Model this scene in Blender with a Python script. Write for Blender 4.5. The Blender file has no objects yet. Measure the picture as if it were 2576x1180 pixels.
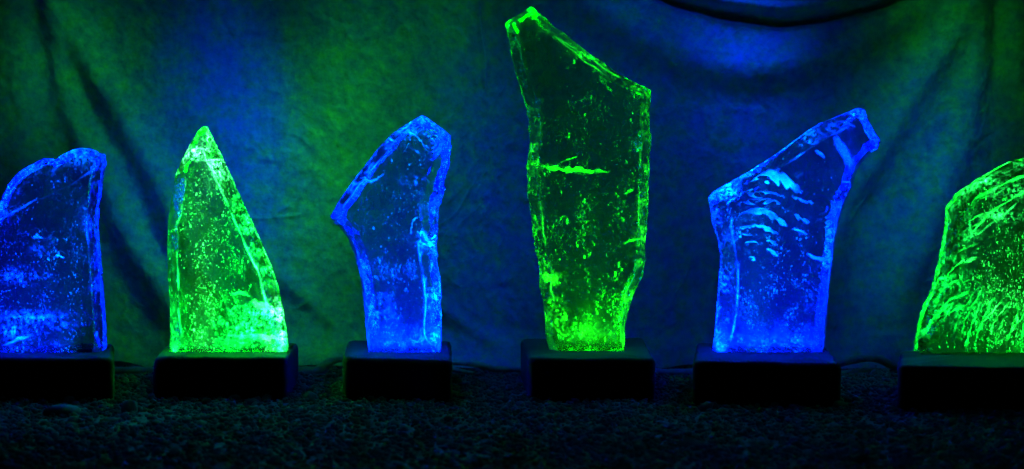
import bpy, math, random
import numpy as np
from mathutils import Vector, Matrix
from mathutils.geometry import delaunay_2d_cdt

random.seed(7)
RNG = np.random.default_rng(11)
S = bpy.context.scene
COL = S.collection

# ------------------------------------------------------------------ camera
CAM = np.array([0.0, -2.2, 0.312])
PITCH = math.radians(2.07)
F = 3777.0                         # focal length in pixels of a 2575 x 1180 frame
cd = bpy.data.cameras.new("camera")
cam = bpy.data.objects.new("camera", cd)
COL.objects.link(cam)
cam.location = CAM
cam.rotation_euler = (math.radians(90) - PITCH, 0, 0)
cd.sensor_width = 36.0
cd.lens = 36.0 * F / 2575.0
cd.clip_start = 0.05
cd.clip_end = 60
cd.dof.use_dof = True
cd.dof.focus_distance = 2.19
cd.dof.aperture_fstop = 4.0
S.camera = cam

# ------------------------------------------------------------------ world, exposure
W = bpy.data.worlds.new("World")
S.world = W
W.use_nodes = True
bg = W.node_tree.nodes["Background"]
bg.inputs[0].default_value = (0.04, 0.30, 0.46, 1)
bg.inputs[1].default_value = 0.026
S.view_settings.view_transform = 'Standard'
S.view_settings.look = 'None'
S.view_settings.exposure = 0.0
S.view_settings.gamma = 1.0
S.render.engine = 'CYCLES'
cy = S.cycles
cy.use_adaptive_sampling = False
cy.use_denoising = True
cy.max_bounces = 20
cy.transmission_bounces = 20
cy.glossy_bounces = 12
cy.diffuse_bounces = 3
cy.volume_bounces = 1
cy.transparent_max_bounces = 8
cy.sample_clamp_indirect = 6.0
cy.sample_clamp_direct = 0.0
cy.blur_glossy = 0.3
cy.caustics_reflective = False
cy.caustics_refractive = False

# ------------------------------------------------------------------ pixel -> place helpers
def ray(u, v):
    u = np.asarray(u, float); v = np.asarray(v, float)
    x = (u - 1287.5) / F; y = (590 - v) / F
    c, s = math.cos(PITCH), math.sin(PITCH)
    return x, c + y * s, -s + y * c

def on_y(u, v, Y):                 # point of the sight line in the upright plane y = Y
    dx, dy, dz = ray(u, v)
    k = (Y - CAM[1]) / dy
    return CAM[0] + dx * k, CAM[2] + dz * k

def on_z(u, v, Z):                 # point of the sight line in the level plane z = Z
    dx, dy, dz = ray(u, v)
    k = (Z - CAM[2]) / dz
    return CAM[0] + dx * k, CAM[1] + dy * k

def project(X, Y, Z):
    c, s = math.cos(PITCH), math.sin(PITCH)
    x, y, z = X - CAM[0], Y - CAM[1], Z - CAM[2]
    dep = y * c - z * s
    up = y * s + z * c
    return 1287.5 + F * x / dep, 590 - F * up / dep

# ------------------------------------------------------------------ lamps that wash the cloth
BLUE = (0.0, 0.065, 1.0)
GREEN = (0.02, 1.0, 0.09)
TEAL = (0.0, 0.60, 0.55)
YC = 0.27                          # mean distance line of the cloth

def spot(u, v, col, watts, size_deg, src, radius=0.07, blend=1.0):
    x, z = on_y(u, v, YC)
    tgt = Vector((float(x), YC, float(z)))
    ld = bpy.data.lights.new("wash_lamp", 'SPOT')
    ld.color = col
    ld.energy = watts * 13.0
    ld.spot_size = math.radians(size_deg)
    ld.spot_blend = blend
    ld.shadow_soft_size = radius
    o = bpy.data.objects.new("wash_lamp", ld)
    COL.objects.link(o)
    o.location = src
    o.rotation_euler = (tgt - Vector(src)).to_track_quat('-Z', 'Y').to_euler()
    return o

for a in (
    # u, v, colour, watts, cone, source
    (780, 380, GREEN, 1.6, 19, (-0.10, -0.10, 1.15)),
    (820, 560, GREEN, 1.5, 13, (-0.10, -0.04, 1.15)),
    (960, 560, GREEN, 0.50, 14, (0.00, -0.06, 1.15)),
    (1030, 260, GREEN, 0.42, 26, (0.00, -0.10, 1.10)),
    (540, 270, BLUE, 2.2, 17, (-0.45, -0.10, 1.10)),
    (635, 430, BLUE, 4.8, 12, (-0.45, -0.06, 1.10)),
    (1180, 540, BLUE, 1.8, 15, (-0.05, -0.05, 1.15)),
    (1220, 760, BLUE, 1.0, 13, (-0.02, -0.02, 1.15)),
    (50, 160, GREEN, 0.35, 18, (-0.45, -0.25, 1.05)),
    (350, 520, BLUE, 1.5, 12, (-0.75, -0.30, 0.95)),
    (1870, 145, BLUE, 2.8, 17, (0.32, -0.02, 1.10)),
    (1560, 100, TEAL, 0.12, 20, (0.22, 0.06, 1.05)),
    (1720, 480, BLUE, 0.95, 44, (0.30, -0.40, 1.15)),
    (2310, 460, BLUE, 1.5, 18, (0.80, -0.25, 1.00)),
    (2150, 700, BLUE, 0.55, 20, (0.60, -0.30, 1.10)),
    (2480, 150, GREEN, 0.25, 24, (0.55, -0.25, 1.00)),
    (200, 120, GREEN, 1.14, 7.5, (0.00, -0.30, 1.00)),  # row of narrow lamps added to pick out the left folds
    (262, 225, GREEN, 1.25, 7.5, (0.00, -0.30, 1.00)),
    (318, 330, GREEN, 1.14, 7.5, (0.00, -0.30, 1.00)),
    (372, 430, GREEN, 0.91, 7.5, (0.00, -0.30, 1.00)),
    (325, 600, GREEN, 1.03, 7.5, (0.05, -0.20, 1.00)),
    (368, 690, GREEN, 1.25, 7.5, (0.05, -0.20, 1.00)),
    (412, 765, GREEN, 1.03, 7.5, (0.05, -0.20, 1.00)),
    (2400, 80, GREEN, 0.57, 7.5, (0.25, -0.30, 1.00)),  # narrow lamps added along the right folds to brighten their ridges
    (2345, 175, GREEN, 0.68, 7.5, (0.25, -0.30, 1.00)),
    (2285, 275, GREEN, 0.74, 7.5, (0.25, -0.30, 1.00)),
    (2215, 385, GREEN, 0.68, 7.5, (0.25, -0.30, 1.00)),
    (2150, 490, GREEN, 0.68, 7.5, (0.25, -0.30, 1.00)),
    (2105, 600, GREEN, 0.46, 7.5, (0.25, -0.30, 1.00)),
    (2400, 430, GREEN, 0.57, 7.5, (0.35, -0.30, 1.00)),
    (2355, 550, GREEN, 0.68, 7.5, (0.35, -0.30, 1.00)),
    (2310, 660, GREEN, 0.68, 7.5, (0.35, -0.30, 1.00)),
    (2265, 780, GREEN, 0.57, 7.5, (0.35, -0.30, 1.00)),
    (250, 400, TEAL, 0.10, 34, (-0.60, -0.40, 1.05)),
    (900, 250, TEAL, 0.17, 75, (-0.20, -0.25, 1.25)),
    (1900, 600, TEAL, 0.02, 75, (0.40, -0.35, 1.25)),
):
    spot(*a)

# ------------------------------------------------------------------ generic helpers
def tag(o, label=None, cat=None, group=None, kind=None):
    if label: o["label"] = label
    if cat: o["category"] = cat
    if group: o["group"] = group
    if kind: o["kind"] = kind
    return o

def obj(name, verts, faces, mat, parent=None, smooth=True, sharp=None):
    me = bpy.data.meshes.new(name)
    me.from_pydata([tuple(map(float, p)) for p in verts], [], faces)
    me.validate()
    me.materials.append(mat)
    if smooth:
        me.polygons.foreach_set("use_smooth", [True] * len(me.polygons))
        if sharp is not None:
            me.set_sharp_from_angle(angle=math.radians(sharp))
    me.update()
    o = bpy.data.objects.new(name, me)
    COL.objects.link(o)
    if parent is not None: o.parent = parent
    return o

def bulk(name, verts, faces, mat, parent=None, smooth=True):
    me = bpy.data.meshes.new(name)
    nv, nf = len(verts), len(faces)
    me.vertices.add(nv); me.vertices.foreach_set("co", np.asarray(verts, np.float32).ravel())
    me.loops.add(nf * 3); me.loops.foreach_set("vertex_index", np.asarray(faces, np.int32).ravel())
    me.polygons.add(nf)
    me.polygons.foreach_set("loop_start", np.arange(0, nf * 3, 3, dtype=np.int32))
    me.update(calc_edges=True)
    me.validate()
    if smooth: me.polygons.foreach_set("use_smooth", [True] * len(me.polygons))
    me.materials.append(mat)
    o = bpy.data.objects.new(name, me); COL.objects.link(o)
    if parent is not None: o.parent = parent
    return o

_T = RNG.random((256, 256))
def vnoise(x, y, seed=0):
    x = np.asarray(x, float) + seed * 17.31; y = np.asarray(y, float) + seed * 9.77
    i = np.floor(x).astype(int); j = np.floor(y).astype(int)
    fx = x - i; fy = y - j
    fx = fx * fx * fx * (fx * (6 * fx - 15) + 10); fy = fy * fy * fy * (fy * (6 * fy - 15) + 10)
    g = lambda a, b: _T[a % 256, b % 256]
    return ((g(i, j) * (1 - fx) + g(i + 1, j) * fx) * (1 - fy) + (g(i, j + 1) * (1 - fx) + g(i + 1, j + 1) * fx) * fy) * 2 - 1

def fbm(x, y, seed=0, oct=4, gain=0.5):
    s = 0; a = 1; t = 0
    for k in range(oct):
        s = s + a * vnoise(x * 2 ** k, y * 2 ** k, seed + 3 * k); t += a; a *= gain
    return s / t

def seg_dist(px, py, a, b):
    d = b - a; L = max(float(d @ d), 1e-12)
    t = np.clip(((px - a[0]) * d[0] + (py - a[1]) * d[1]) / L, 0, 1)
    return np.hypot(px - a[0] - t * d[0], py - a[1] - t * d[1]), t

# ------------------------------------------------------------------ materials
def new_mat(name):
    m = bpy.data.materials.new(name)
    m.use_nodes = True
    nt = m.node_tree
    nt.nodes.clear()
    out = nt.nodes.new("ShaderNodeOutputMaterial")
    return m, nt, out

def glass_mat(name, tint, density, scol):
    m, nt, out = new_mat(name)
    g = nt.nodes.new("ShaderNodeBsdfGlass")
    g.inputs["IOR"].default_value = 1.5
    g.inputs["Color"].default_value = (*tint, 1)
    at = nt.nodes.new("ShaderNodeAttribute"); at.attribute_name = "frost"
    mul = nt.nodes.new("ShaderNodeMath"); mul.operation = 'MULTIPLY'; mul.inputs[1].default_value = 0.28
    nt.links.new(at.outputs["Fac"], mul.inputs[0])
    nt.links.new(mul.outputs[0], g.inputs["Roughness"])
    tc = nt.nodes.new("ShaderNodeTexCoord")
    n = nt.nodes.new("ShaderNodeTexNoise"); n.inputs["Scale"].default_value = 160; n.inputs["Detail"].default_value = 3
    nt.links.new(tc.outputs["Object"], n.inputs["Vector"])
    b = nt.nodes.new("ShaderNodeBump"); b.inputs["Strength"].default_value = 0.12; b.inputs["Distance"].default_value = 0.002
    nt.links.new(n.outputs["Fac"], b.inputs["Height"])
    nt.links.new(b.outputs[0], g.inputs["Normal"])
    # crushed, whitened glass on broken edges and ridges, plus painted highlights and base glow
    d1 = nt.nodes.new("ShaderNodeBsdfTranslucent"); d1.inputs[0].default_value = (0.85, 0.88, 0.9, 1)
    n2 = nt.nodes.new("ShaderNodeTexNoise"); n2.inputs["Scale"].default_value = 190; n2.inputs["Detail"].default_value = 6
    n2.inputs["Roughness"].default_value = 0.7
    nt.links.new(tc.outputs["Object"], n2.inputs["Vector"])
    mr = nt.nodes.new("ShaderNodeMapRange"); mr.inputs[1].default_value = 0.46; mr.inputs[2].default_value = 0.95
    nt.links.new(n2.outputs["Fac"], mr.inputs[0])
    mu = nt.nodes.new("ShaderNodeMath"); mu.operation = 'MULTIPLY'
    at2 = nt.nodes.new("ShaderNodeAttribute"); at2.attribute_name = "chip"
    nt.links.new(mr.outputs[0], mu.inputs[0]); nt.links.new(at2.outputs["Fac"], mu.inputs[1])
    at3 = nt.nodes.new("ShaderNodeAttribute"); at3.attribute_name = "ridge"
    m3 = nt.nodes.new("ShaderNodeMapRange"); m3.inputs[1].default_value = 0.30; m3.inputs[2].default_value = 0.62
    m3.inputs[3].default_value = 0.02; m3.inputs[4].default_value = 0.26
    nt.links.new(n2.outputs["Fac"], m3.inputs[0])
    m4 = nt.nodes.new("ShaderNodeMath"); m4.operation = 'MULTIPLY'
    nt.links.new(m3.outputs[0], m4.inputs[0]); nt.links.new(at3.outputs["Fac"], m4.inputs[1])
    mu_ = mu
    mu = nt.nodes.new("ShaderNodeMath"); mu.operation = 'MAXIMUM'
    nt.links.new(mu_.outputs[0], mu.inputs[0]); nt.links.new(m4.outputs[0], mu.inputs[1])
    mx = nt.nodes.new("ShaderNodeMixShader")
    nt.links.new(mu.outputs[0], mx.inputs[0]); nt.links.new(g.outputs[0], mx.inputs[1]); nt.links.new(d1.outputs[0], mx.inputs[2])
    nt.links.new(mx.outputs[0], out.inputs["Surface"])
    v = nt.nodes.new("ShaderNodeVolumeScatter")
    v.inputs["Color"].default_value = (*scol, 1)
    v.inputs["Density"].default_value = density
    v.inputs["Anisotropy"].default_value = 0.0
    nt.links.new(v.outputs[0], out.inputs["Volume"])
    return m

def led_mat(name, col, strength):
    m, nt, out = new_mat(name)
    e = nt.nodes.new("ShaderNodeEmission")
    e.inputs[0].default_value = (*col, 1); e.inputs[1].default_value = strength
    nt.links.new(e.outputs[0], out.inputs["Surface"])
    return m

def bubble_mat():
    m, nt, out = new_mat("air_bubble")
    g = nt.nodes.new("ShaderNodeBsdfGlossy"); g.inputs["Roughness"].default_value = 0.35
    d = nt.nodes.new("ShaderNodeBsdfTranslucent"); d.inputs[0].default_value = (0.9, 0.9, 0.9, 1)
    t = nt.nodes.new("ShaderNodeBsdfTransparent")
    mx = nt.nodes.new("ShaderNodeMixShader"); mx.inputs[0].default_value = 0.45
    nt.links.new(g.outputs[0], mx.inputs[1]); nt.links.new(d.outputs[0], mx.inputs[2])
    m2 = nt.nodes.new("ShaderNodeMixShader")
    ge = nt.nodes.new("ShaderNodeNewGeometry")
    pw = nt.nodes.new("ShaderNodeMath"); pw.operation = 'POWER'; pw.inputs[1].default_value = 2.8
    mr = nt.nodes.new("ShaderNodeMapRange"); mr.inputs[3].default_value = 0.90; mr.inputs[4].default_value = 0.0
    nt.links.new(ge.outputs["Random Per Island"], pw.inputs[0]); nt.links.new(pw.outputs[0], mr.inputs[0]); nt.links.new(mr.outputs[0], m2.inputs[0])
    nt.links.new(mx.outputs[0], m2.inputs[1]); nt.links.new(t.outputs[0], m2.inputs[2])
    nt.links.new(m2.outputs[0], out.inputs["Surface"])
    return m

def crack_mat():
    m, nt, out = new_mat("fracture_veil")
    g = nt.nodes.new("ShaderNodeBsdfGlossy"); g.inputs["Roughness"].default_value = 0.4
    d = nt.nodes.new("ShaderNodeBsdfTranslucent"); d.inputs[0].default_value = (0.9, 0.9, 0.9, 1)
    t = nt.nodes.new("ShaderNodeBsdfTransparent")
    mx = nt.nodes.new("ShaderNodeMixShader"); mx.inputs[0].default_value = 0.5
    nt.links.new(g.outputs[0], mx.inputs[1]); nt.links.new(d.outputs[0], mx.inputs[2])
    tc = nt.nodes.new("ShaderNodeTexCoord")
    n = nt.nodes.new("ShaderNodeTexNoise"); n.inputs["Scale"].default_value = 220; n.inputs["Detail"].default_value = 4
    nt.links.new(tc.outputs["Object"], n.inputs["Vector"])
    r = nt.nodes.new("ShaderNodeValToRGB")
    r.color_ramp.elements[0].position = 0.28; r.color_ramp.elements[1].position = 0.55
    nt.links.new(n.outputs["Fac"], r.inputs[0])
    m2 = nt.nodes.new("ShaderNodeMixShader")
    at = nt.nodes.new("ShaderNodeAttribute"); at.attribute_name = "soft"
    mu = nt.nodes.new("ShaderNodeMath"); mu.operation = 'MULTIPLY'
    pw = nt.nodes.new("ShaderNodeMath"); pw.operation = 'POWER'; pw.inputs[1].default_value = 1.6
    mr = nt.nodes.new("ShaderNodeMapRange"); mr.inputs[3].default_value = 0.45; mr.inputs[4].default_value = 1.0
    nt.links.new(r.outputs[0], mr.inputs[0]); nt.links.new(at.outputs["Fac"], pw.inputs[0])
    nt.links.new(mr.outputs[0], mu.inputs[0]); nt.links.new(pw.outputs[0], mu.inputs[1])
    nt.links.new(mu.outputs[0], m2.inputs[0])
    nt.links.new(t.outputs[0], m2.inputs[1]); nt.links.new(mx.outputs[0], m2.inputs[2])
    nt.links.new(m2.outputs[0], out.inputs["Surface"])
    return m

def rough_mat(name, c0, c1, scale, bump, rough=0.8, dist=0.004, island=False):
    m, nt, out = new_mat(name)
    p = nt.nodes.new("ShaderNodeBsdfPrincipled")
    p.inputs["Roughness"].default_value = rough
    p.inputs["Specular IOR Level"].default_value = 0.25
    tc = nt.nodes.new("ShaderNodeTexCoord")
    n = nt.nodes.new("ShaderNodeTexNoise"); n.inputs["Scale"].default_value = scale; n.inputs["Detail"].default_value = 6
    nt.links.new(tc.outputs["Object"], n.inputs["Vector"])
    r = nt.nodes.new("ShaderNodeValToRGB")
    r.color_ramp.elements[0].color = (*c0, 1); r.color_ramp.elements[1].color = (*c1, 1)
    r.color_ramp.elements[0].position = 0.3; r.color_ramp.elements[1].position = 0.7
    if island:
        ge = nt.nodes.new("ShaderNodeNewGeometry")
        nt.links.new(ge.outputs["Random Per Island"], r.inputs[0])
        r.color_ramp.elements[0].position = 0.0; r.color_ramp.elements[1].position = 1.0
    else:
        nt.links.new(n.outputs["Fac"], r.inputs[0])
    nt.links.new(r.outputs[0], p.inputs["Base Color"])
    b = nt.nodes.new("ShaderNodeBump"); b.inputs["Strength"].default_value = bump; b.inputs["Distance"].default_value = dist
    nt.links.new(n.outputs["Fac"], b.inputs["Height"]); nt.links.new(b.outputs[0], p.inputs["Normal"])
    nt.links.new(p.outputs[0], out.inputs["Surface"])
    return m

def cloth_mat():
    m, nt, out = new_mat("mottled_muslin")
    p = nt.nodes.new("ShaderNodeBsdfPrincipled")
    p.inputs["Roughness"].default_value = 0.9
    p.inputs["Specular IOR Level"].default_value = 0.15
    tc = nt.nodes.new("ShaderNodeTexCoord")
    def noise(scale, detail, rgh=0.55):
        n = nt.nodes.new("ShaderNodeTexNoise")
        n.inputs["Scale"].default_value = scale; n.inputs["Detail"].default_value = detail
        n.inputs["Roughness"].default_value = rgh
        nt.links.new(tc.outputs["Object"], n.inputs["Vector"])
        return n
    big = noise(34, 8, 0.72)
    r = nt.nodes.new("ShaderNodeValToRGB")
    e = r.color_ramp.elements
    e[0].position = 0.36; e[0].color = (0.15, 0.24, 0.46, 1)
    e[1].position = 0.64; e[1].color = (0.25, 0.46, 0.20, 1)
    k = r.color_ramp.elements.new(0.5); k.color = (0.19, 0.34, 0.34, 1)
    nt.links.new(big.outputs["Fac"], r.inputs[0])
    fine = noise(130, 6, 0.65)
    grain = noise(70, 8, 0.75)
    mr = nt.nodes.new("ShaderNodeMapRange"); mr.inputs[1].default_value = 0.3; mr.inputs[2].default_value = 0.7
    mr.inputs[3].default_value = 0.55; mr.inputs[4].default_value = 1.3
    nt.links.new(grain.outputs["Fac"], mr.inputs[0])
    ml = nt.nodes.new("ShaderNodeMix"); ml.data_type = 'RGBA'; ml.blend_type = 'MULTIPLY'; ml.inputs[0].default_value = 1.0
    nt.links.new(r.outputs[0], ml.inputs[6]); nt.links.new(mr.outputs[0], ml.inputs[7])
    nt.links.new(ml.outputs[2], p.inputs["Base Color"])
    b = nt.nodes.new("ShaderNodeBump"); b.inputs["Strength"].default_value = 0.6; b.inputs["Distance"].default_value = 0.003
    cr = nt.nodes.new("ShaderNodeTexNoise"); cr.noise_type = 'RIDGED_MULTIFRACTAL'
    cr.inputs["Scale"].default_value = 20; cr.inputs["Detail"].default_value = 5; cr.inputs["Roughness"].default_value = 0.55
    mp = nt.nodes.new("ShaderNodeMapping"); mp.inputs["Scale"].default_value = (1.6, 1.0, 0.8); mp.inputs["Rotation"].default_value = (0, 0.5, 0)
    nt.links.new(tc.outputs["Object"], mp.inputs["Vector"]); nt.links.new(mp.outputs[0], cr.inputs["Vector"])
    ad = nt.nodes.new("ShaderNodeMath"); ad.operation = 'MULTIPLY_ADD'; ad.inputs[1].default_value = 0.55
    nt.links.new(cr.outputs["Fac"], ad.inputs[0]); nt.links.new(fine.outputs["Fac"], ad.inputs[2])
    nt.links.new(ad.outputs[0], b.inputs["Height"])
    nt.links.new(b.outputs[0], p.inputs["Normal"])
    nt.links.new(p.outputs[0], out.inputs["Surface"])
    return m

M_PLINTH = rough_mat("dark_stained_wood", (0.0015, 0.0015, 0.002), (0.006, 0.005, 0.005), 14, 0.5, 0.9)
M_PLINTH.node_tree.nodes["Principled BSDF"].inputs["Specular IOR Level"].default_value = 0.08
M_GROUND = rough_mat("dark_earth", (0.02, 0.02, 0.02), (0.06, 0.06, 0.055), 30, 0.8)
M_GRAVEL = rough_mat("grey_gravel", (0.006, 0.007, 0.009), (0.065, 0.065, 0.075), 90, 0.5, 0.75, 0.002, island=True)
M_STONE = rough_mat("dark_stone", (0.010, 0.010, 0.012), (0.03, 0.03, 0.03), 60, 0.6)
M_CLOTH = cloth_mat()
M_BUB = bubble_mat()
M_CRACK = crack_mat()

# ------------------------------------------------------------------ ground
gx = np.linspace(-3.5, 3.5, 36); gy = np.linspace(-2.6, 2.4, 26)
gv = [(x, y, 0.0) for y in gy for x in gx]
gf = [(j * 36 + i, j * 36 + i + 1, (j + 1) * 36 + i + 1, (j + 1) * 36 + i) for j in range(25) for i in range(35)]
tag(obj("ground", gv, gf, M_GROUND), kind="structure")

# ------------------------------------------------------------------ backdrop cloth
# folds: (points in frame pixels, half width px, height m, sharpness of lower/right side)
FOLDS = [
    ([(128, -160), (137, 0), (214, 153), (290, 267), (336, 351), (397, 458), (428, 535), (470, 640), (540, 780)], 45, 0.0234),
    ([(110, -160), (137, 168), (168, 306), (215, 390), (252, 428), (305, 573), (344, 649), (397, 726), (440, 800), (520, 900)], 40, 0.0210),
    ([(60, -160), (38, 76), (46, 300), (40, 600), (60, 900)], 54, 0.0175),
    ([(118, -160), (98, 60), (125, 220), (168, 350), (190, 500)], 27, -0.0057),
    ([(124, -160), (160, 120), (229, 306), (321, 458), (382, 580), (470, 720)], 29, -0.0041),
    ([(-60, -160), (-90, 300), (-80, 900)], 54, 0.0175),
    ([(2440, -160), (2432, 0), (2397, 79), (2332, 183), (2288, 244), (2223, 349), (2179, 437), (2127, 515), (2100, 600), (2080, 720), (2070, 880)], 48, 0.0234),
    ([(2460, -160), (2462, 60), (2450, 200), (2410, 380), (2378, 486), (2345, 560), (2313, 649), (2280, 737), (2236, 879)], 40, 0.0199),
    ([(2450, -160), (2440, 100), (2400, 270), (2330, 440), (2280, 560), (2200, 760)], 32, -0.0052),
    ([(2500, -160), (2505, 100), (2500, 300), (2480, 600), (2440, 900)], 18, -0.0057),
    ([(2550, -160), (2555, 100), (2570, 500), (2570, 900)], 40, 0.0175),
    # swag at the top right
    ([(1380, -140), (1480, 10), (1600, 95), (1750, 160), (1880, 182), (2020, 162), (2150, 108), (2300, 15), (2400, -100)], 56, 0.024),
    ([(1480, -140), (1600, -30), (1700, 8), (1830, 42), (1960, 58), (2080, 48), (2220, 18), (2330, -40), (2400, -140)], 13, -0.026),
    ([(1560, -160), (1700, -20), (1830, 12), (1950, 22), (2080, 10), (2220, -20), (2330, -140)], 20, 0.022),
    # middle and low folds
    ([(1212, -160), (1216, 60), (1222, 160), (1226, 260)], 8, 0.006),
    ([(640, 660), (740, 740), (800, 790), (880, 866), (930, 930)], 30, 0.004),
    ([(690, 760), (780, 800), (860, 880)], 18, -0.002),
    ([(1120, 790), (1200, 850), (1320, 905)], 20, 0.006),
    ([(1660, 700), (1670, 800), (1690, 930)], 26, 0.007),
    ([(520, 700), (600, 800), (640, 900)], 24, 0.010),
]
nx, nz = 1080, 410
X = np.linspace(-1.35, 1.35, nx); Zl = np.linspace(0.0, 1.02, nz)
GX, GZ = np.meshgrid(X, Zl)
U, V = project(GX, YC, GZ)
H = np.zeros_like(GX)
wob = 10 * fbm(U / 160, V / 160, 5, 2)
for pts, w, amp in FOLDS:
    P = np.array(pts, float)
    best = np.full(GX.shape, 1e9); par = np.zeros_like(GX)
    for i in range(len(P) - 1):
        d, t = seg_dist(U + wob, V + wob * 0.4, P[i], P[i + 1])
        mk = d < best
        best[mk] = d[mk]; par[mk] = ((i + t) / (len(P) - 1))[mk]
    end = np.clip((1 - par) / 0.18, 0, 1)
    H += amp * np.exp(-(best / w) ** 2) * (0.25 + 0.75 * end)
rc = random.Random(21)
for k in range(90):                                           # crushed creases
    x0, y0 = rc.uniform(-40, 2620), rc.uniform(-60, 880)
    if 1650 < x0 < 2250 and y0 > 250: continue
    th = rc.gauss(1.35, 0.55); L_ = rc.uniform(50, 170); P = [np.array((x0, y0))]
    for q in range(4):
        th += rc.gauss(0, 0.28); P.append(P[-1] + L_ / 4 * np.array((math.cos(th), math.sin(th))))
    P = np.array(P); lo, hi = P.min(0) - 24, P.max(0) + 24
    bx_ = (U > lo[0]) & (U < hi[0]) & (V > lo[1]) & (V < hi[1])
    best = np.full(bx_.sum(), 1e9)
    for i in range(4): best = np.minimum(best, seg_dist(U[bx_], V[bx_], P[i], P[i + 1])[0])
    H[bx_] += rc.choice((-1, -1, 1)) * rc.uniform(0.0006, 0.0016) * (0.45 if y0 > 480 else 1.0) * np.exp(-(best / rc.uniform(5, 9)) ** 2)
H += 0.012 * fbm(GX * 3.2, GZ * 2.2, 1, 2)
H += 0.0018 * fbm(GX * 16, GZ * 11, 2, 3)
rid = 1 - np.abs(fbm(GX * 34 + 2.0 * vnoise(GX * 6, GZ * 6, 9), GZ * 22, 3, 3))
H += 0.0016 * (rid ** 5)
# hem: the cloth breaks forward on the gravel in soft crumples
low = np.clip(1 - GZ / 0.06, 0, 1)
H += low ** 1.6 * (0.028 + 0.03 * fbm(GX * 7, GZ * 9, 4, 3))
Zg = GZ + low * 0.012 * fbm(GX * 9, GZ * 20, 6, 2) + 0.008 * (1 - GZ)
cv = np.stack([GX, YC - H + 0.02 * GZ, Zg], -1).reshape(-1, 3)
J_, I_ = np.meshgrid(np.arange(nz - 1), np.arange(nx - 1), indexing="ij")
A_ = (J_ * nx + I_).ravel()
cf = np.concatenate([np.stack([A_, A_ + 1, A_ + nx + 1], -1), np.stack([A_, A_ + nx + 1, A_ + nx], -1)])
cloth = bulk("backdrop_cloth", cv, cf, M_CLOTH)
tag(cloth, "mottled blue and green crinkled backdrop cloth hanging in folds behind the glass", "backdrop")

def tube(path, radii, n=14, flat=1.0):
    """smooth tube through path points with changing radius"""
    P = np.array(path, float); k = len(P)
    tt = np.linspace(0, k - 1, (k - 1) * 8 + 1)
    def cr(A):
        A = np.asarray(A, float); o = []
        for t in tt:
            i = min(int(t), k - 2); f = t - i
            p0, p1, p2, p3 = A[max(i - 1, 0)], A[i], A[i + 1], A[min(i + 2, k - 1)]
            o.append(0.5 * (2 * p1 + (p2 - p0) * f + (2 * p0 - 5 * p1 + 4 * p2 - p3) * f * f + (3 * p1 - p0 - 3 * p2 + p3) * f ** 3))
        return np.array(o)
    C = cr(P); R = cr(np.array(radii, float))
    vs, fs = [], []
    for i in range(len(C)):
        d = C[min(i + 1, len(C) - 1)] - C[max(i - 1, 0)]; d /= np.linalg.norm(d)
        s = np.cross(d, (0, 0, 1)); s /= np.linalg.norm(s); u = np.cross(s, d)
        for a in range(n):
            th = 2 * math.pi * a / n
            r = R[i] * (1 + 0.18 * float(vnoise(i * 0.35, a * 0.7, 3)))
            vs.append(C[i] + r * (math.cos(th) * s + flat * math.sin(th) * u))
    m = len(C)
    for i in range(m - 1):
        for a in range(n):
            fs.append((i * n + a, i * n + (a + 1) % n, (i + 1) * n + (a + 1) % n, (i + 1) * n + a))
    fs.append(tuple(range(n))[::-1]); fs.append(tuple((m - 1) * n + a for a in range(n)))
    return vs, fs

def hem(pxs, Y, radii, flat=0.8):
    path = []
    for (u, v, dy) in pxs:
        x, z = on_y(u, v, Y + dy); path.append((float(x), Y + dy, max(float(z), 0.006)))
    vs, fs = tube(path, radii, 14, flat)
    o = obj("hem_roll", vs, fs, M_CLOTH, cloth)
    return o
hem([(2060, 925, 0.03), (2110, 916, 0), (2160, 902, -0.01), (2205, 901, -0.01), (2245, 920, 0), (2300, 935, 0.03)], 0.185, [.005, .006, .008, .008, .007, .005])
hem([(2060, 950, 0.03), (2120, 945, 0), (2165, 933, 0.01), (2200, 925, 0.03)], 0.175, [.006, .006, .006, .004])
hem([(735, 948, 0.02), (765, 940, 0), (795, 936, -0.01), (820, 916, -0.01), (850, 905, 0), (890, 905, 0.02)], 0.18, [.010, .013, .013, .009, .006, .005])
hem([(775, 965, 0.0), (800, 952, 0), (822, 930, 0.01)], 0.165, [.004, .007, .005])
hem([(1110, 912, 0.02), (1160, 914, 0), (1210, 918, -0.01), (1245, 928, 0), (1310, 930, 0.02)], 0.19, [.004, .005, .006, .006, .005])
hem([(1110, 922, 0.02), (1150, 932, 0), (1190, 938, 0)], 0.175, [.004, .005, .003])
hem([(1630, 945, 0.02), (1690, 946, 0), (1760, 943, 0.02)], 0.185, [.006, .007, .006])
hem([(270, 935, 0.02), (330, 932, 0), (400, 932, 0.02)], 0.19, [.007, .008, .007])

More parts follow.
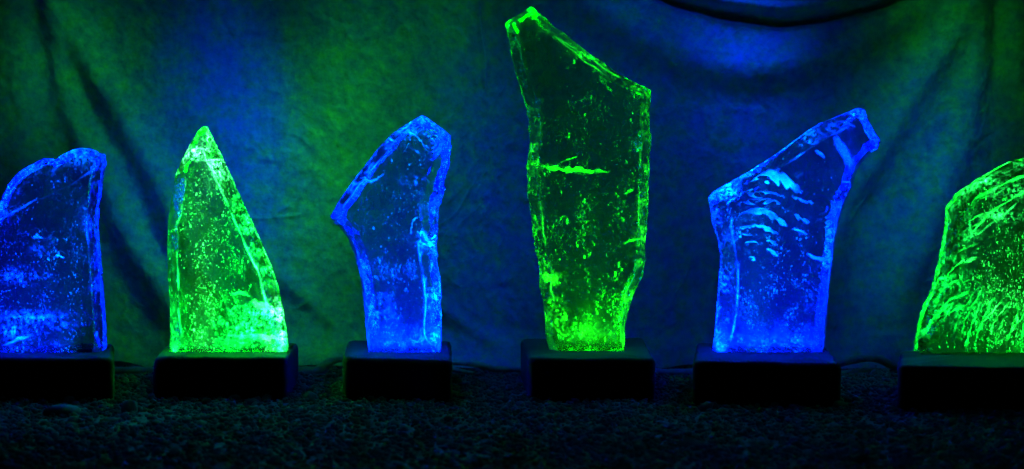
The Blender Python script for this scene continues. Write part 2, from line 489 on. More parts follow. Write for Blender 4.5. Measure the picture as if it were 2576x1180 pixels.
# ------------------------------------------------------------------ gravel
def ico():
    t = (1 + 5 ** .5) / 2
    v = np.array([(-1, t, 0), (1, t, 0), (-1, -t, 0), (1, -t, 0), (0, -1, t), (0, 1, t), (0, -1, -t), (0, 1, -t), (t, 0, -1), (t, 0, 1), (-t, 0, -1), (-t, 0, 1)], float)
    v /= np.linalg.norm(v[0])
    f = np.array([(0, 11, 5), (0, 5, 1), (0, 1, 7), (0, 7, 10), (0, 10, 11), (1, 5, 9), (5, 11, 4), (11, 10, 2), (10, 7, 6), (7, 1, 8), (3, 9, 4), (3, 4, 2), (3, 2, 6), (3, 6, 8), (3, 8, 9), (4, 9, 5), (2, 4, 11), (6, 2, 10), (8, 6, 7), (9, 8, 1)])
    return v, f
def ico2():
    v, f = ico(); v = list(map(tuple, v)); cache = {}
    def mid(a, b):
        k = (min(a, b), max(a, b))
        if k not in cache:
            m = np.array(v[a]) + np.array(v[b]); m /= np.linalg.norm(m); v.append(tuple(m)); cache[k] = len(v) - 1
        return cache[k]
    nf = []
    for a, b, c in f:
        ab, bc, ca = mid(a, b), mid(b, c), mid(c, a)
        nf += [(a, ab, ca), (b, bc, ab), (c, ca, bc), (ab, bc, ca)]
    return np.array(v), np.array(nf)

IV, IF = ico()
N = 46000
ys = -0.95 + 1.22 * RNG.random(N)
xs = (RNG.random(N) * 2 - 1) * 1.05
# denser and finer pebbles, each its own shape and turn
r = 0.0027 * np.exp(0.38 * RNG.standard_normal(N))
sc3 = np.stack([r * (1 + .5 * RNG.random(N)), r * (0.8 + .4 * RNG.random(N)), r * (0.55 + .3 * RNG.random(N))], -1)
a = RNG.random(N) * 6.283; tl = 0.45 * RNG.standard_normal(N)
base = IV[None] * (1 + 0.22 * RNG.standard_normal((N, 12, 1))) * sc3[:, None, :]
y2 = base[..., 1] * np.cos(tl)[:, None] - base[..., 2] * np.sin(tl)[:, None]
z2 = base[..., 1] * np.sin(tl)[:, None] + base[..., 2] * np.cos(tl)[:, None]
x3 = base[..., 0] * np.cos(a)[:, None] - y2 * np.sin(a)[:, None]
y3 = base[..., 0] * np.sin(a)[:, None] + y2 * np.cos(a)[:, None]
zz = 0.0015 + 0.006 * RNG.random(N) ** 1.5 + 0.004 * fbm(xs * 5, ys * 5, 8, 2)
gvv = np.stack([x3 + xs[:, None], y3 + ys[:, None], z2 + zz[:, None]], -1).reshape(-1, 3)
gff = (IF[None] + (np.arange(N) * 12)[:, None, None]).reshape(-1, 3)
tag(bulk("gravel", gvv, gff, M_GRAVEL), kind="stuff")

SV, SF = ico2()
def stone(u, v, sx, sy, sz, label, seed):
    x, y = on_z(u, v, 0.006)
    nn = 1 + 0.22 * vnoise(SV[:, 0] * 1.3 + 3, SV[:, 1] * 1.3 + SV[:, 2], seed)
    vv = SV * nn[:, None] * np.array([sx, sy, sz])
    o = bulk("stone", vv, SF, M_STONE)
    o.location = (float(x), float(y), sz * 0.55)
    tag(o, label, "stone")
stone(157, 1034, 0.024, 0.018, 0.009, "broad black stone lying on the gravel in front of the cut off blue glass", 1)
stone(327, 1030, 0.012, 0.010, 0.012, "small black stone on the gravel left of the pointed green glass plinth", 2)

HP = 0.063

# ------------------------------------------------------------------ glass shards
def densify(P, A, step):
    out, at = [], []
    n = len(P)
    for i in range(n):
        p, q = P[i], P[(i + 1) % n]
        k = max(1, int(round(np.linalg.norm(q - p) / step)))
        for j in range(k):
            out.append(p + (q - p) * j / k); at.append(i)
    return np.array(out), np.array(at)

def inside(px, py, P):
    r = np.zeros(px.shape, bool); n = len(P)
    for i in range(n):
        x0, y0 = P[i]; x1, y1 = P[(i + 1) % n]
        if y0 == y1: continue
        c = ((y0 > py) != (y1 > py)) & (px < (x1 - x0) * (py - y0) / (y1 - y0) + x0)
        r ^= c
    return r

MM = 1.0 / 0.0005825 / 1000        # frame pixels per millimetre at the shards

class Shard:
    """A broken glass slab. Outline points: (x, y, front bevel px, back bevel px, rim half thickness as a part of t, rough)"""
    def __init__(s, outline, yfront, t, mat, label, facets=(), scoops=(), back_facets=(), patches=(), base_glow=(0, 30), farther=1.0, turn=0.0, seed=0, wave=0.0011, step=1.9):
        s.t = t; s.seed = seed; s.farther = farther
        P = np.array([(p[0], p[1]) for p in outline], float)
        A = np.array([p[2:6] for p in outline], float)
        s.P = P
        vmax = P[:, 1].max()
        D, at = densify(P, A, step)
        bot = A[at, 0] < 0                                   # the sawn bottom edge
        # jagged outline where rough
        cen = P.mean(0)
        nxt = np.roll(D, -1, 0) - np.roll(D, 1, 0)
        nrm = np.stack([nxt[:, 1], -nxt[:, 0]], -1); nrm /= np.linalg.norm(nrm, axis=1)[:, None] + 1e-9
        jag = A[at, 3] * 1.8 * fbm(D[:, 0] / 16, D[:, 1] / 16, seed + 2, 3)
        jag[bot] = 0
        jag *= np.clip((D[:, 1] - D[:, 1].min()) / 50, 0.1, 1)
        D = D + nrm * jag[:, None]
        u0, v0 = D.min(0); u1, v1 = D.max(0)
        gx, gy = np.meshgrid(np.arange(u0, u1, step), np.arange(v0, v1, step * 0.9))
        gx[1::2] += step / 2
        gx = (gx + (RNG.random(gx.shape) - .5) * step * .3).ravel(); gy = (gy + (RNG.random(gy.shape) - .5) * step * .3).ravel()
        k = inside(gx, gy, D)
        gx, gy = gx[k], gy[k]
        dm = np.full(gx.shape, 1e9)
        for i in range(len(D)):
            dm = np.minimum(dm, (gx - D[i, 0]) ** 2 + (gy - D[i, 1]) ** 2)
        k = dm > (0.62 * step) ** 2
        gx, gy = gx[k], gy[k]
        nb = len(D)
        pts = np.concatenate([D, np.stack([gx, gy], -1)])
        ed = [(i, (i + 1) % nb) for i in range(nb)]
        res = delaunay_2d_cdt([Vector(p) for p in pts.tolist()], ed, [], 1, 1e-4)
        tri = np.array([f for f in res[2] if len(f) == 3]); pv = np.array([tuple(v) for v in res[0]])
        # make sure the outline kept its indices
        orig = res[3]
        back = {}
        for i, lst in enumerate(orig):
            for q in lst: back[q] = i
        loop = [back[i] for i in range(nb)]
        px, py = pv[:, 0], pv[:, 1]
        zfro, rdf = s.height(px, py, D, at, A, 0, facets, scoops)
        zbak, rdb = s.height(px, py, D, at, A, 1, back_facets, ())
        # fine waviness of the faces
        zfro += wave * fbm(px / 60, py / 75, seed + 4, 3) - 0.0004 * np.clip(fbm(px / 9, py / 12, seed + 6, 2) - 0.35, 0, 1)
        zbak += 1.7 * wave * fbm(px / 44, py / 60, seed + 5, 3)
        dE = np.full(px.shape, 1e9); rgh = np.zeros(px.shape)
        n0 = len(P)
        for i in range(n0):
            if A[i, 0] < 0: continue
            d, _ = seg_dist(px, py, P[i], P[(i + 1) % n0])
            m = d < dE; dE[m] = d[m]; rgh[m] = A[i, 3]
        edge = np.exp(-(dE / 22) ** 2) * rgh
        zfro += edge * (0.0036 * fbm(px / 17, py / 17, seed + 8, 4) + 0.0022 * (0.3 - np.abs(fbm(px / 9, py / 9, seed + 12, 3))) - 0.001)
        zbak += edge * (0.0042 * fbm(px / 15, py / 15, seed + 9, 4) + 0.0022 * (0.3 - np.abs(fbm(px / 8, py / 8, seed + 13, 3))) - 0.001)
        zfro = np.maximum(zfro, 0.0012); zbak = np.maximum(zbak, 0.0012)
        s.yc = yfront + t
        wx, wz = on_y(px, py, s.yc)
        zb = HP - 0.0105
        # put the sawn edge on the plinth
        lift = np.zeros(len(px)); 
        wz0 = wz.copy()
        zlow = on_y(0, vmax, s.yc)[1]
        hh = np.clip((wz - zlow) / 0.05, 0, 1)
        bl = np.array(loop)[bot]
        # local bottom height along x
        ox = np.argsort(wx[bl]); bx, bz = wx[bl][ox], wz[bl][ox]
        lowz = np.interp(wx, bx, bz)
        k_ = np.clip(1 - (wz - lowz) / 0.06, 0, 1)
        wz = wz + (zb - lowz) * k_
        wz[bl] = zb
        wz = np.maximum(wz, zb)
        s.wx, s.wz, s.zfro, s.zbak, s.px, s.py = wx, wz, zfro, zbak, px, py
        cx = float(wx.mean()); s.cx = cx
        sh = turn * (wx - cx)
        front = np.stack([wx - cx, -zfro + sh, wz - HP], -1)
        backv = np.stack([wx - cx, zbak + sh, wz - HP], -1)
        n = len(px)
        # rim: three rings of points between the front and the back edge
        L = len(loop); rings = []
        for q in (0.25, 0.5, 0.75):
            rp = front[loop] * (1 - q) + backv[loop] * q
            push = 0.0045 * A[at, 3] * fbm(np.arange(L) / 7.0, np.full(L, q * 9.0), seed + 21, 3) + 0.0014 * math.sin(q * math.pi)
            push[bot] = 0
            rp[:, 0] += nrm[:, 0] * push * -1 * s.orient(D); rp[:, 2] += nrm[:, 1] * push * s.orient(D)
            rp[:, 2] = np.maximum(rp[:, 2], -0.0105)
            rings.append(rp)
        vs = np.concatenate([front, backv] + rings)
        fs = []
        # front faces point to -y
        a0, b0, c0 = tri[0]
        area = np.cross(pv[tri[:, 1]] - pv[tri[:, 0]], pv[tri[:, 2]] - pv[tri[:, 0]])
        tri[area > 0] = tri[area > 0][:, ::-1]               # in pixel space y runs down
        fs = [tri[:, ::-1] if False else tri]
        fs = [tri[:, ::-1], tri + n]
        ridx = [np.array(loop), 2 * n + np.arange(L), 2 * n + L + np.arange(L), 2 * n + 2 * L + np.arange(L), np.array(loop) + n]
        quads = []
        for k2 in range(4):
            A0, B0 = ridx[k2], ridx[k2 + 1]
            for i in range(L):
                j = (i + 1) % L
                quads += [(A0[i], A0[j], B0[j]), (A0[i], B0[j], B0[i])]
        allf = np.concatenate(fs + [np.array(quads)])
        o = bulk("glass_shard", vs, allf, mat)
        import bmesh
        bm = bmesh.new(); bm.from_mesh(o.data); bmesh.ops.recalc_face_normals(bm, faces=bm.faces); bm.to_mesh(o.data); bm.free()
        if o.data.polygons:
            o.data.set_sharp_from_angle(angle=math.radians(38))
        # frosted where broken
        fr_face = np.clip(edge * (0.55 + 0.9 * fbm(px / 20, py / 20, seed + 31, 3)), 0, 1)
        rimf = np.tile(A[at, 3] * 0.8, 3); rimf[np.tile(bot, 3)] = 0.8
        fv = np.concatenate([fr_face, fr_face, rimf]).astype(np.float32)
        at_ = o.data.attributes.new("frost", 'FLOAT', 'POINT'); at_.data.foreach_set("value", fv)
        patch = np.clip(edge * (0.02 + 2.2 * fbm(px / 26, py / 26, seed + 33, 4)), 0, 1)
        chf = patch.copy(); chb = 0.7 * patch
        for (cu, cv_, ru, rv, k_) in patches:                # whitened spots painted in for highlights, base haze and speck clouds
            g_ = k_ * np.exp(-((px - cu) / ru) ** 2 - ((py - cv_) / rv) ** 2)
            chf = np.clip(chf + g_ * np.clip(0.5 + 1.3 * fbm(px / 14, py / 14, seed + 36, 4), 0, 1.3), 0, 1)
        rimc = np.tile(np.clip(A[at, 3] * (0.5 + fbm(D[:, 0] / 24, D[:, 1] / 24, seed + 35, 3)), 0, 1), 3); rimc[np.tile(bot, 3)] = 0
        at_ = o.data.attributes.new("chip", 'FLOAT', 'POINT'); at_.data.foreach_set("value", np.concatenate([chf, chb, rimc]).astype(np.float32))
        vb = np.interp(px, D[bot][np.argsort(D[bot][:, 0])][:, 0], D[bot][np.argsort(D[bot][:, 0])][:, 1])
        up_ = np.clip(vb - py, 0, None) / (base_glow[1] * (1 + 0.45 * fbm(px / 40, py / 200, seed + 70, 3)))
        fg = base_glow[0] * np.exp(-up_ ** 1.6)  # glow at the foot painted as whitening that fades upward
        rdf = np.maximum(rdf, fg); rdb = np.maximum(rdb, fg * 2)
        at_ = o.data.attributes.new("ridge", 'FLOAT', 'POINT')
        at_.data.foreach_set("value", np.concatenate([rdf, 0.5 * rdb, np.zeros(3 * L)]).astype(np.float32))
        o.location = (cx, s.yc, HP)
        tag(o, label, "glass sculpture", "lit broken glass pieces in a row")
        s.o = o; s.turn = turn; s.bx = (float(bx.min()) - cx, float(bx.max()) - cx)

    def orient(s, D):
        x, y = D[:, 0], D[:, 1]
        return 1.0 if np.sum(x * np.roll(y, -1) - np.roll(x, -1) * y) > 0 else -1.0

    def height(s, px, py, D, at, A, side, facets, scoops):
        t = s.t; z = np.full(px.shape, t); n0 = len(s.P); ridge = np.zeros(px.shape)
        wv = 1 + 0.30 * fbm(px / 85, py / 85, s.seed + 40 + side, 3)
        for i in range(n0):
            w, rim = A[i, side], A[i, 2]
            if w < 0: continue
            if side == 1: w = s.farther * (12 + 1.5 * w)                     # the far face is broken back further than the near one
            d, _ = seg_dist(px, py, s.P[i], s.P[(i + 1) % n0])
            q = np.clip(d / (w * wv + 0.5), 0, 1)
            zn = t * (rim + (1 - rim) * q)
            m = zn < z
            z[m] = zn[m]
            rd = np.exp(-((d - w * wv) / 1.7) ** 2)
            ridge = np.where(m, np.maximum(rd * min(1, 0.35 + A[i, 3]), 0 * ridge), ridge)
            ridge = np.where((~m) & (zn < z + 0.003), np.maximum(ridge, rd * 0.6), ridge)
        for (p, q, slope) in facets:                          # flat break beyond the line p-q (left of its direction)
            p = np.array(p, float); q = np.array(q, float); d = q - p; d /= np.linalg.norm(d)
            nrm = np.array([d[1], -d[0]])
            dist = (px - p[0]) * nrm[0] + (py - p[1]) * nrm[1] + 7 * fbm(px / 60, py / 60, s.seed + 50, 2)
            z = np.minimum(z, t - np.clip(dist, 0, None) * slope * 0.0005825)
            ridge = np.maximum(ridge, np.exp(-(dist / 1.9) ** 2) * 0.9)
        for (cx, cy, rad, dep) in scoops:                     # shell shaped break with ripple rings
            rr = np.hypot(px - cx, py - cy)
            k = np.clip(1 - (rr / rad) ** 2, 0, 1)
            z = z - dep * k * (1 + 0.16 * np.sin(rr / rad * 30 + 1.5 * vnoise(px / 40, py / 40, s.seed)))
        return np.maximum(z, 0.0012), ridge * np.clip(0.30 + 2.0 * fbm(px / 46, py / 46, s.seed + 60, 4), 0.03, 1)

    def sample(s, n, dens):
        """points inside the glass, thinned by dens(px, py) -> 0..1"""
        xs, zs, ys, us, vs_ = [], [], [], [], []
        got = 0
        while got < n:
            i = RNG.integers(0, len(s.px), n * 2)
            keep = RNG.random(n * 2) < dens(s.px[i], s.py[i])
            i = i[keep]
            th = s.zfro[i] + s.zbak[i]
            i = i[th > 0.008]
            y = -s.zfro[i] + 0.0025 + RNG.random(len(i)) * (s.zfro[i] + s.zbak[i] - 0.005)
            j = (RNG.random((len(i), 2)) - .5) * 0.0014
            x = s.wx[i] - s.cx + j[:, 0]; z = s.wz[i] - HP + j[:, 1]
            ok = z > -0.002
            xs.append(x[ok]); ys.append((y + s.turn * x)[ok]); zs.append(z[ok]); got += ok.sum()
        return np.stack([np.concatenate(xs)[:n], np.concatenate(ys)[:n], np.concatenate(zs)[:n]], -1)

    def bubbles(s, n, dens, size=0.0005, long=1.7, mist=5000):
        c = s.sample(n, dens)
        r = 0.42 * size * np.exp(0.66 * RNG.standard_normal(n))
        sc = np.stack([r, r, r * (1 + (long - 1) * 2 * RNG.random(n))], -1)
        v = (IV[None] * sc[:, None, :] + c[:, None, :]).reshape(-1, 3)
        f = (IF[None] + (np.arange(n) * 12)[:, None, None]).reshape(-1, 3)
        o = bulk("air_bubbles", v, f, M_BUB, s.o)
        tag(o, kind="stuff")
        if mist:
            s.bubbles(mist, dens, size * 0.36, long, 0)

    def crack(s, pts, width, depth=0.0, tilt=0.8, bright=1.0, wild=1.0):
        """a fracture sheet inside the glass: a shell shaped surface along pts (frame px) that leans back into the slab and thins out to its edges"""
        P = np.array(pts, float); k = (len(P) - 1) * 10
        vs = []; soft = []; m = 10
        for i in range(k + 1):
            t = i / 10; a = min(int(t), len(P) - 2); f = t - a
            p0, p1, p2, p3 = P[max(a - 1, 0)], P[a], P[a + 1], P[min(a + 2, len(P) - 1)]
            p = 0.5 * (2 * p1 + (p2 - p0) * f + (2 * p0 - 5 * p1 + 4 * p2 - p3) * f * f + (3 * p1 - p0 - 3 * p2 + p3) * f ** 3)
            e = math.sin(math.pi * min(max(i / k, 0.02), 0.98)) ** 0.5 * (1 - 0.25 * wild + 0.5 * wild * float(vnoise(i * .23, 2, s.seed + k)))
            for j in range(m + 1):
                q = j / m - 0.5
                v = p[1] + q * width * 1.7 * e + 2.0 * wild * float(vnoise(i * 0.4, 1, s.seed + 3))
                x, z = on_y(p[0] + 3 * wild * float(vnoise(i * .5, j * .4, s.seed + 5)), v, s.yc)
                y = depth + q * 0.026 * tilt + 0.010 * tilt * q * q + 0.0015 * wild * float(vnoise(i * .3, j * .5, s.seed + 7))
                x = float(x) - s.cx
                vs.append((x, y + s.turn * x, float(z) - HP))
                fall = math.sin(math.pi * i / k) ** 0.7 * max(0.0, 1 - (2 * q + 0.25) ** 2)
                soft.append(bright * fall * (0.75 + 0.6 * float(vnoise(i * .22, j * .12, s.seed + 9))))
        fs = [(i * (m + 1) + j, i * (m + 1) + j + 1, (i + 1) * (m + 1) + j + 1, (i + 1) * (m + 1) + j) for i in range(k) for j in range(m)]
        o = obj("crack", vs, fs, M_CRACK, s.o)
        at = o.data.attributes.new("soft", 'FLOAT', 'POINT'); at.data.foreach_set("value", np.clip(soft, 0, 1).astype(np.float32))
        md = o.modifiers.new("thickness", 'SOLIDIFY'); md.thickness = 0.0003
        return o

def light_panel(sh, pl, mat, x0, x1, y0=-0.6, y1=0.6):
    """the lamp let into the plinth under the glass"""
    a = sh.bx[0] + (sh.bx[1] - sh.bx[0]) * x0; b = sh.bx[0] + (sh.bx[1] - sh.bx[0]) * x1
    t = sh.t
    n = 12; vs = []
    for z in (-0.0095, -0.0087):
        for yy in (y0, y1):
            for i in range(n + 1):
                x = a + (b - a) * i / n
                vs.append((sh.cx + x, sh.yc + yy * t + sh.turn * x, HP + z))
    k = n + 1; fs = []
    for i in range(n):
        fs += [(i, i + 1, k + i + 1, k + i)[::-1], (2 * k + i, 2 * k + i + 1, 3 * k + i + 1, 3 * k + i),
               (i, i + 1, 2 * k + i + 1, 2 * k + i), (k + i, k + i + 1, 3 * k + i + 1, 3 * k + i)[::-1]]
    fs += [(0, k, 3 * k, 2 * k)[::-1], (n, k + n, 3 * k + n, 2 * k + n)]
    vs = [(x - pl.location.x, y - pl.location.y, z) for x, y, z in vs]
    return obj("light_panel", vs, fs, mat, pl, False)

def prof(pts, s, du, dv, default=(14, 14, .35, .5), over={}):
    """outline in zoomed pixels -> frame pixels with edge settings"""
    out = []
    for i, p in enumerate(pts):
        a = over.get(i, default)
        if len(p) > 2: a = p[2]
        out.append((du + s * p[0], dv + s * p[1], *a))
    return out

BOT = (-1, -1, 1, 0)
LED_B = (0.0, 0.017, 1.0)
LED_G = (0.003, 1.0, 0.070)
LED_G2 = (0.010, 1.0, 0.008)

G_BLUE = glass_mat("clear_glass_pale_blue", (0.46, 0.64, 1.0), 0.016, (0.9, 0.95, 1.0))
G_GREEN = glass_mat("clear_glass_pale_green", (0.48, 1.0, 0.46), 0.014, (0.9, 1.0, 0.9))

def clump(seed, sx=40, sy=55, lo=-0.15, gain=2.2):
    return lambda u, v: np.clip(0.16 + (fbm(u / sx, v / sy, seed, 5, .7) - lo - 0.05) * gain * 0.95, 0.07, 1)
def both(f, g): return lambda u, v: f(u, v) * g(u, v)
def ramp(v0, v1, a, b): return lambda u, v: np.clip(a + (b - a) * (v - v0) / (v1 - v0), 0, 1)

# --- 1: blue, cut off by the left edge of the frame
SM = (20, 16, .3, .55); RT = (13, 8, .3, .3)
pts = [(-120, 520, SM), (-60, 420, SM), (0, 322, SM), (40, 240, SM), (80, 190, SM), (130, 155, SM), (185, 130, SM), (215, 128, SM), (228, 140, SM), (265, 115, SM), (310, 92, SM), (350, 84, SM), (395, 95, SM), (415, 110, SM),
       (432, 110, RT), (437, 150, RT), (425, 220, RT), (410, 340, RT), (405, 420, RT), (415, 520, RT), (425, 640, RT), (435, 780, RT), (441, 880, RT), (430, 915, (-1, -1, 1, 0)), (405, 932, BOT), (-130, 940, (10, 10, .5, .3)), (-150, 740, SM)]
s1 = Shard(prof(pts, .6003, 0, 322), -0.030, 0.030, G_BLUE, "blue lit glass with a chipped rounded top at the left edge of the picture",
           facets=[((-60, 590), (280, 415), 0.42)], seed=1, farther=0.6, base_glow=(.4, 12),
           patches=[(215, 395, 40, 16, .6), (60, 425, 40, 14, .5), (20, 530, 30, 12, .5), (45, 825, 30, 14, .6), (80, 868, 90, 10, .5), (110, 792, 80, 10, .45), (180, 810, 26, 7, .7), (60, 690, 60, 14, .4), (125, 620, 26, 14, .4)])
s1.bubbles(2775, both(clump(3), ramp(470, 880, .35, 1)), 0.00050)
s1.crack([(20, 868), (60, 850), (95, 838)], 8, -0.01, 1, .4)
s1.crack([(95, 600), (106, 594), (118, 598)], 9, -0.01, 1, .6)
s1.crack([(152, 645), (160, 641), (168, 648)], 8, -0.01, 1, 1)

# --- 2: pointed green fin
L2 = (34, 8, .2, .06); R2 = (30, 18, .2, .5); T2 = (22, 16, .25, .4)
pts = [(262, 46, R2), (270, 60, R2), (300, 120, R2), (345, 210, R2), (385, 300, R2), (420, 380, R2), (455, 450, R2), (490, 530, R2), (520, 600, R2), (545, 680, R2), (565, 760, R2), (580, 840, R2), (588, 910, R2), (588, 930, BOT), (565, 948, BOT), (400, 950, BOT),
       (117, 942, L2), (120, 860, L2), (120, 760, L2), (112, 640, L2), (110, 520, L2), (112, 440, L2), (125, 340, L2), (140, 250, T2), (165, 190, T2), (200, 120, T2), (235, 62, T2), (253, 48, T2)]
s2 = Shard(prof(pts, .6279, 354.1, 289.7), -0.024, 0.031, G_GREEN, "green lit glass fin tapering to a sharp point",
           facets=[((440, 412), (560, 405), 0.50)], seed=2, farther=0.35, base_glow=(.6, 16),
           patches=[(505, 382, 22, 18, 1.0), (470, 400, 14, 18, .5), (550, 430, 16, 30, .6), (690, 775, 34, 16, 1.2), (712, 740, 14, 50, .7), (600, 868, 110, 10, .8), (640, 820, 70, 40, .35)])
s2.bubbles(5920, both(clump(13, 34, 44, -.2), lambda u, v: np.clip(.35 + .65 * (u - 430) / 260 + .2 * (v - 500) / 380, .1, 1)), 0.00046)
s2.crack([(638, 762), (660, 768), (688, 782), (714, 794)], 26, -0.012, .9, 1.8)
s2.crack([(668, 790), (690, 782), (712, 776)], 16, 0.002, .9, 1.5)
s2.crack([(588, 742), (610, 735), (630, 745)], 14, 0.0, 1)
s2.crack([(495, 385), (510, 380), (522, 388)], 12, -0.004, .8)
s2.crack([(600, 850), (650, 845), (700, 858)], 22, 0.004, 1)

# --- 3: blue with a point on its left side
E3 = (22, 16, .2, .5); R3 = (40, 26, .25, .95); B3 = (10, 12, .45, .3)
pts = [(440, 50, E3), (460, 58, R3), (480, 75, R3), (520, 100, R3), (548, 130, R3), (550, 190, R3), (545, 240, R3), (525, 300, R3), (528, 340, R3), (515, 375, R3), (505, 400, R3), (500, 470, R3), (495, 540, R3), (497, 600, R3), (505, 650, R3), (513, 690, R3), (512, 760, R3), (514, 850, B3), (510, 940, BOT), (490, 952, BOT), (440, 955, BOT), (380, 945, BOT),
       (240, 943, B3), (230, 860, B3), (220, 760, B3), (205, 660, B3), (185, 580, B3), (160, 520, B3), (130, 480, B3), (105, 460, B3), (90, 435, E3), (130, 370, E3), (180, 300, E3), (220, 245, E3), (270, 180, E3), (340, 110, E3), (390, 80, E3)]
s3 = Shard(prof(pts, .6552, 772.6, 257.6), -0.030, 0.029, G_BLUE, "blue lit glass with a sharp point sticking out on its left side",
           facets=[((1010, 360), (1150, 440), 0.5)], scoops=[(1085, 360, 45, .006), (1085, 590, 40, .007)], seed=3, farther=0.85, base_glow=(.45, 30),
           patches=[(1030, 320, 40, 16, .8), (1110, 350, 24, 60, .7), (1050, 455, 36, 10, .7), (1080, 600, 24, 20, .9), (945, 775, 30, 30, .35), (985, 858, 70, 16, .9), (1070, 858, 30, 26, .7)])
s3.bubbles(3144, both(clump(23), lambda u, v: np.clip(.12 + 1.0 * (v - 420) / 400, .12, 1) * np.clip((u - 860) / 120, .1, 1)), 0.0005)
s3.crack([(910, 452), (940, 456), (968, 438)], 5, -0.01, .6)
s3.crack([(1030, 335), (1055, 355), (1075, 385)], 8, -0.01, .7)
s3.crack([(1055, 590), (1075, 605), (1097, 615)], 22, -0.008, .7)
s3.crack([(1036, 590), (1040, 560), (1052, 545)], 6, -0.012, .5)

# --- 4: tallest, green
L4 = (26, 16, .25, .8); T4 = (24, 14, .2, .6); R4 = (24, 16, .3, .75); B4 = (14, 10, .4, .4)
def z4(x, y): return (1223.6 + .4367 * x, y * .4367)
def z5(x, y): return (1223.6 + .4914 * x, 450.8 + y * .4914)
pts = [(*z4(250, 42), T4), (*z4(262, 45), T4), (*z4(300, 75), T4), (*z4(345, 110), T4), (*z4(385, 155), T4), (*z4(440, 190), T4), (*z4(520, 255), T4), (*z4(590, 310), T4), (*z4(660, 355), T4), (*z4(740, 415), T4), (*z4(820, 460), T4), (*z4(900, 500), T4),
       (*z4(943, 517), R4), (*z4(944, 560), R4), (*z4(935, 640), R4), (*z4(932, 740), R4), (*z4(945, 790), R4), (*z4(945, 850), R4), (*z4(935, 900), R4), (*z4(932, 1000), R4),
       (*z5(828, 0), R4), (*z5(822, 200), R4), (*z5(812, 300), R4), (*z5(808, 420), R4), (*z5(798, 495), R4), (*z5(770, 540), R4), (*z5(745, 600), B4), (*z5(720, 680), B4), (*z5(705, 740), B4), (*z5(702, 862), BOT), (*z5(690, 866), BOT),
       (*z5(350, 878), B4), (*z5(320, 850), B4), (*z5(303, 790), B4), (*z5(300, 720), B4), (*z5(290, 610), L4), (*z5(270, 560), L4), (*z5(272, 480), L4), (*z5(268, 420), L4), (*z5(250, 370), L4), (*z5(235, 260), L4), (*z5(225, 150), L4), (*z5(208, 60), L4),
       (*z4(240, 1040), L4), (*z4(232, 950), L4), (*z4(250, 830), L4), (*z4(245, 720), L4), (*z4(235, 640), L4), (*z4(205, 530), L4), (*z4(170, 430), L4), (*z4(148, 345), L4), (*z4(133, 240), L4), (*z4(118, 180), L4), (*z4(113, 135), T4), (*z4(150, 105), T4), (*z4(190, 85), T4)]
pts[34] = (pts[34][0], pts[34][1], B4)
s4 = Shard([(p[0], p[1], *p[2]) for p in pts], -0.012, 0.032, G_GREEN, "tallest glass piece, dim green with a horizontal crack and slanted top",
           facets=[((1290, 120), (1400, 90), 0.35), ((1395, 95), (1640, 250), .30)], scoops=[(1365, 60, 30, .006), (1345, 410, 26, .006), (1590, 360, 24, .005)], seed=4, farther=0.62, base_glow=(.42, 40),
           patches=[(1290, 60, 14, 30, .8), (1375, 75, 20, 16, .6), (1455, 142, 40, 8, .8), (1340, 420, 14, 14, .8), (1375, 698, 26, 14, 1.0), (1612, 580, 18, 50, .6), (1440, 850, 80, 26, .9), (1395, 800, 20, 40, .5)])
s4.bubbles(2775, both(clump(33, 40, 60, -.1), lambda u, v: np.clip(.30 + .8 * (v - 300) / 520, .2, 1)), 0.00052, 2.2)
s4.crack([(1346, 414), (1372, 424), (1400, 425), (1425, 431), (1450, 428), (1475, 434), (1500, 432), (1532, 433)], 13, -0.006, 1.3, 1)
s4.crack([(1405, 412), (1430, 402), (1452, 394)], 4, -0.006, .4)
s4.crack([(1360, 690), (1380, 700), (1402, 702)], 18, -0.012, .8)
s4.crack([(1565, 615), (1582, 606), (1600, 600)], 6, -0.01, .8)
s4.crack([(1568, 490), (1580, 483), (1592, 475)], 6, 0, .8)
s4.crack([(1440, 140), (1470, 146), (1500, 152)], 10, -0.012, .5)

# --- 5: blue, top slants up to the right
T5 = (36, 18, .25, .75); L5 = (36, 12, .3, .5); R5 = (12, 8, .35, .08); C5 = (20, 10, .3, .12)
pts = [(675, 42, C5), (698, 48, C5), (710, 85, C5), (735, 130, C5), (755, 165, C5), (745, 195, C5), (710, 215, C5), (670, 270, C5), (655, 320, R5), (625, 390, R5), (605, 450, R5), (590, 520, R5), (578, 590, R5), (568, 660, R5), (560, 740, R5), (553, 830, R5), (545, 910, R5), (535, 970, BOT), (400, 970, BOT), (200, 965, BOT), (165, 945, BOT),
       (130, 925, L5), (140, 860, L5), (150, 760, L5), (155, 690, L5), (160, 600, L5), (150, 540, L5), (130, 480, L5), (120, 410, L5), (112, 385, T5), (130, 360, T5), (180, 330, T5), (260, 285, T5), (340, 235, T5), (400, 195, T5), (470, 140, T5), (530, 100, T5), (600, 72, T5)]
s5 = Shard(prof(pts, .6660, 1706.6, 244.7), -0.030, 0.034, G_BLUE, "blue lit glass whose jagged top slants up to the right",
           facets=[((2075, 330), (2150, 440), 0.45), ((2060, 300), (2220, 330), 0.5)], scoops=[(1900, 480, 95, .010), (1880, 570, 80, .007), (2050, 520, 60, .004)], seed=5, farther=0.80, base_glow=(.45, 30),
           patches=[(1930, 445, 50, 16, .9), (1850, 480, 40, 16, .6), (2070, 325, 60, 10, .8), (2115, 395, 24, 30, .4), (1825, 850, 18, 26, .4), (1940, 862, 120, 18, .8)])
s5.bubbles(3700, both(clump(43, 32, 40), lambda u, v: np.clip(.25 + .9 * (v - 480) / 350, .2, 1)), 0.0005)
s5.crack([(1848, 545), (1875, 533), (1905, 530), (1935, 541), (1955, 554), (1974, 570)], 11, -0.014, .8, 1.9, 0.25)
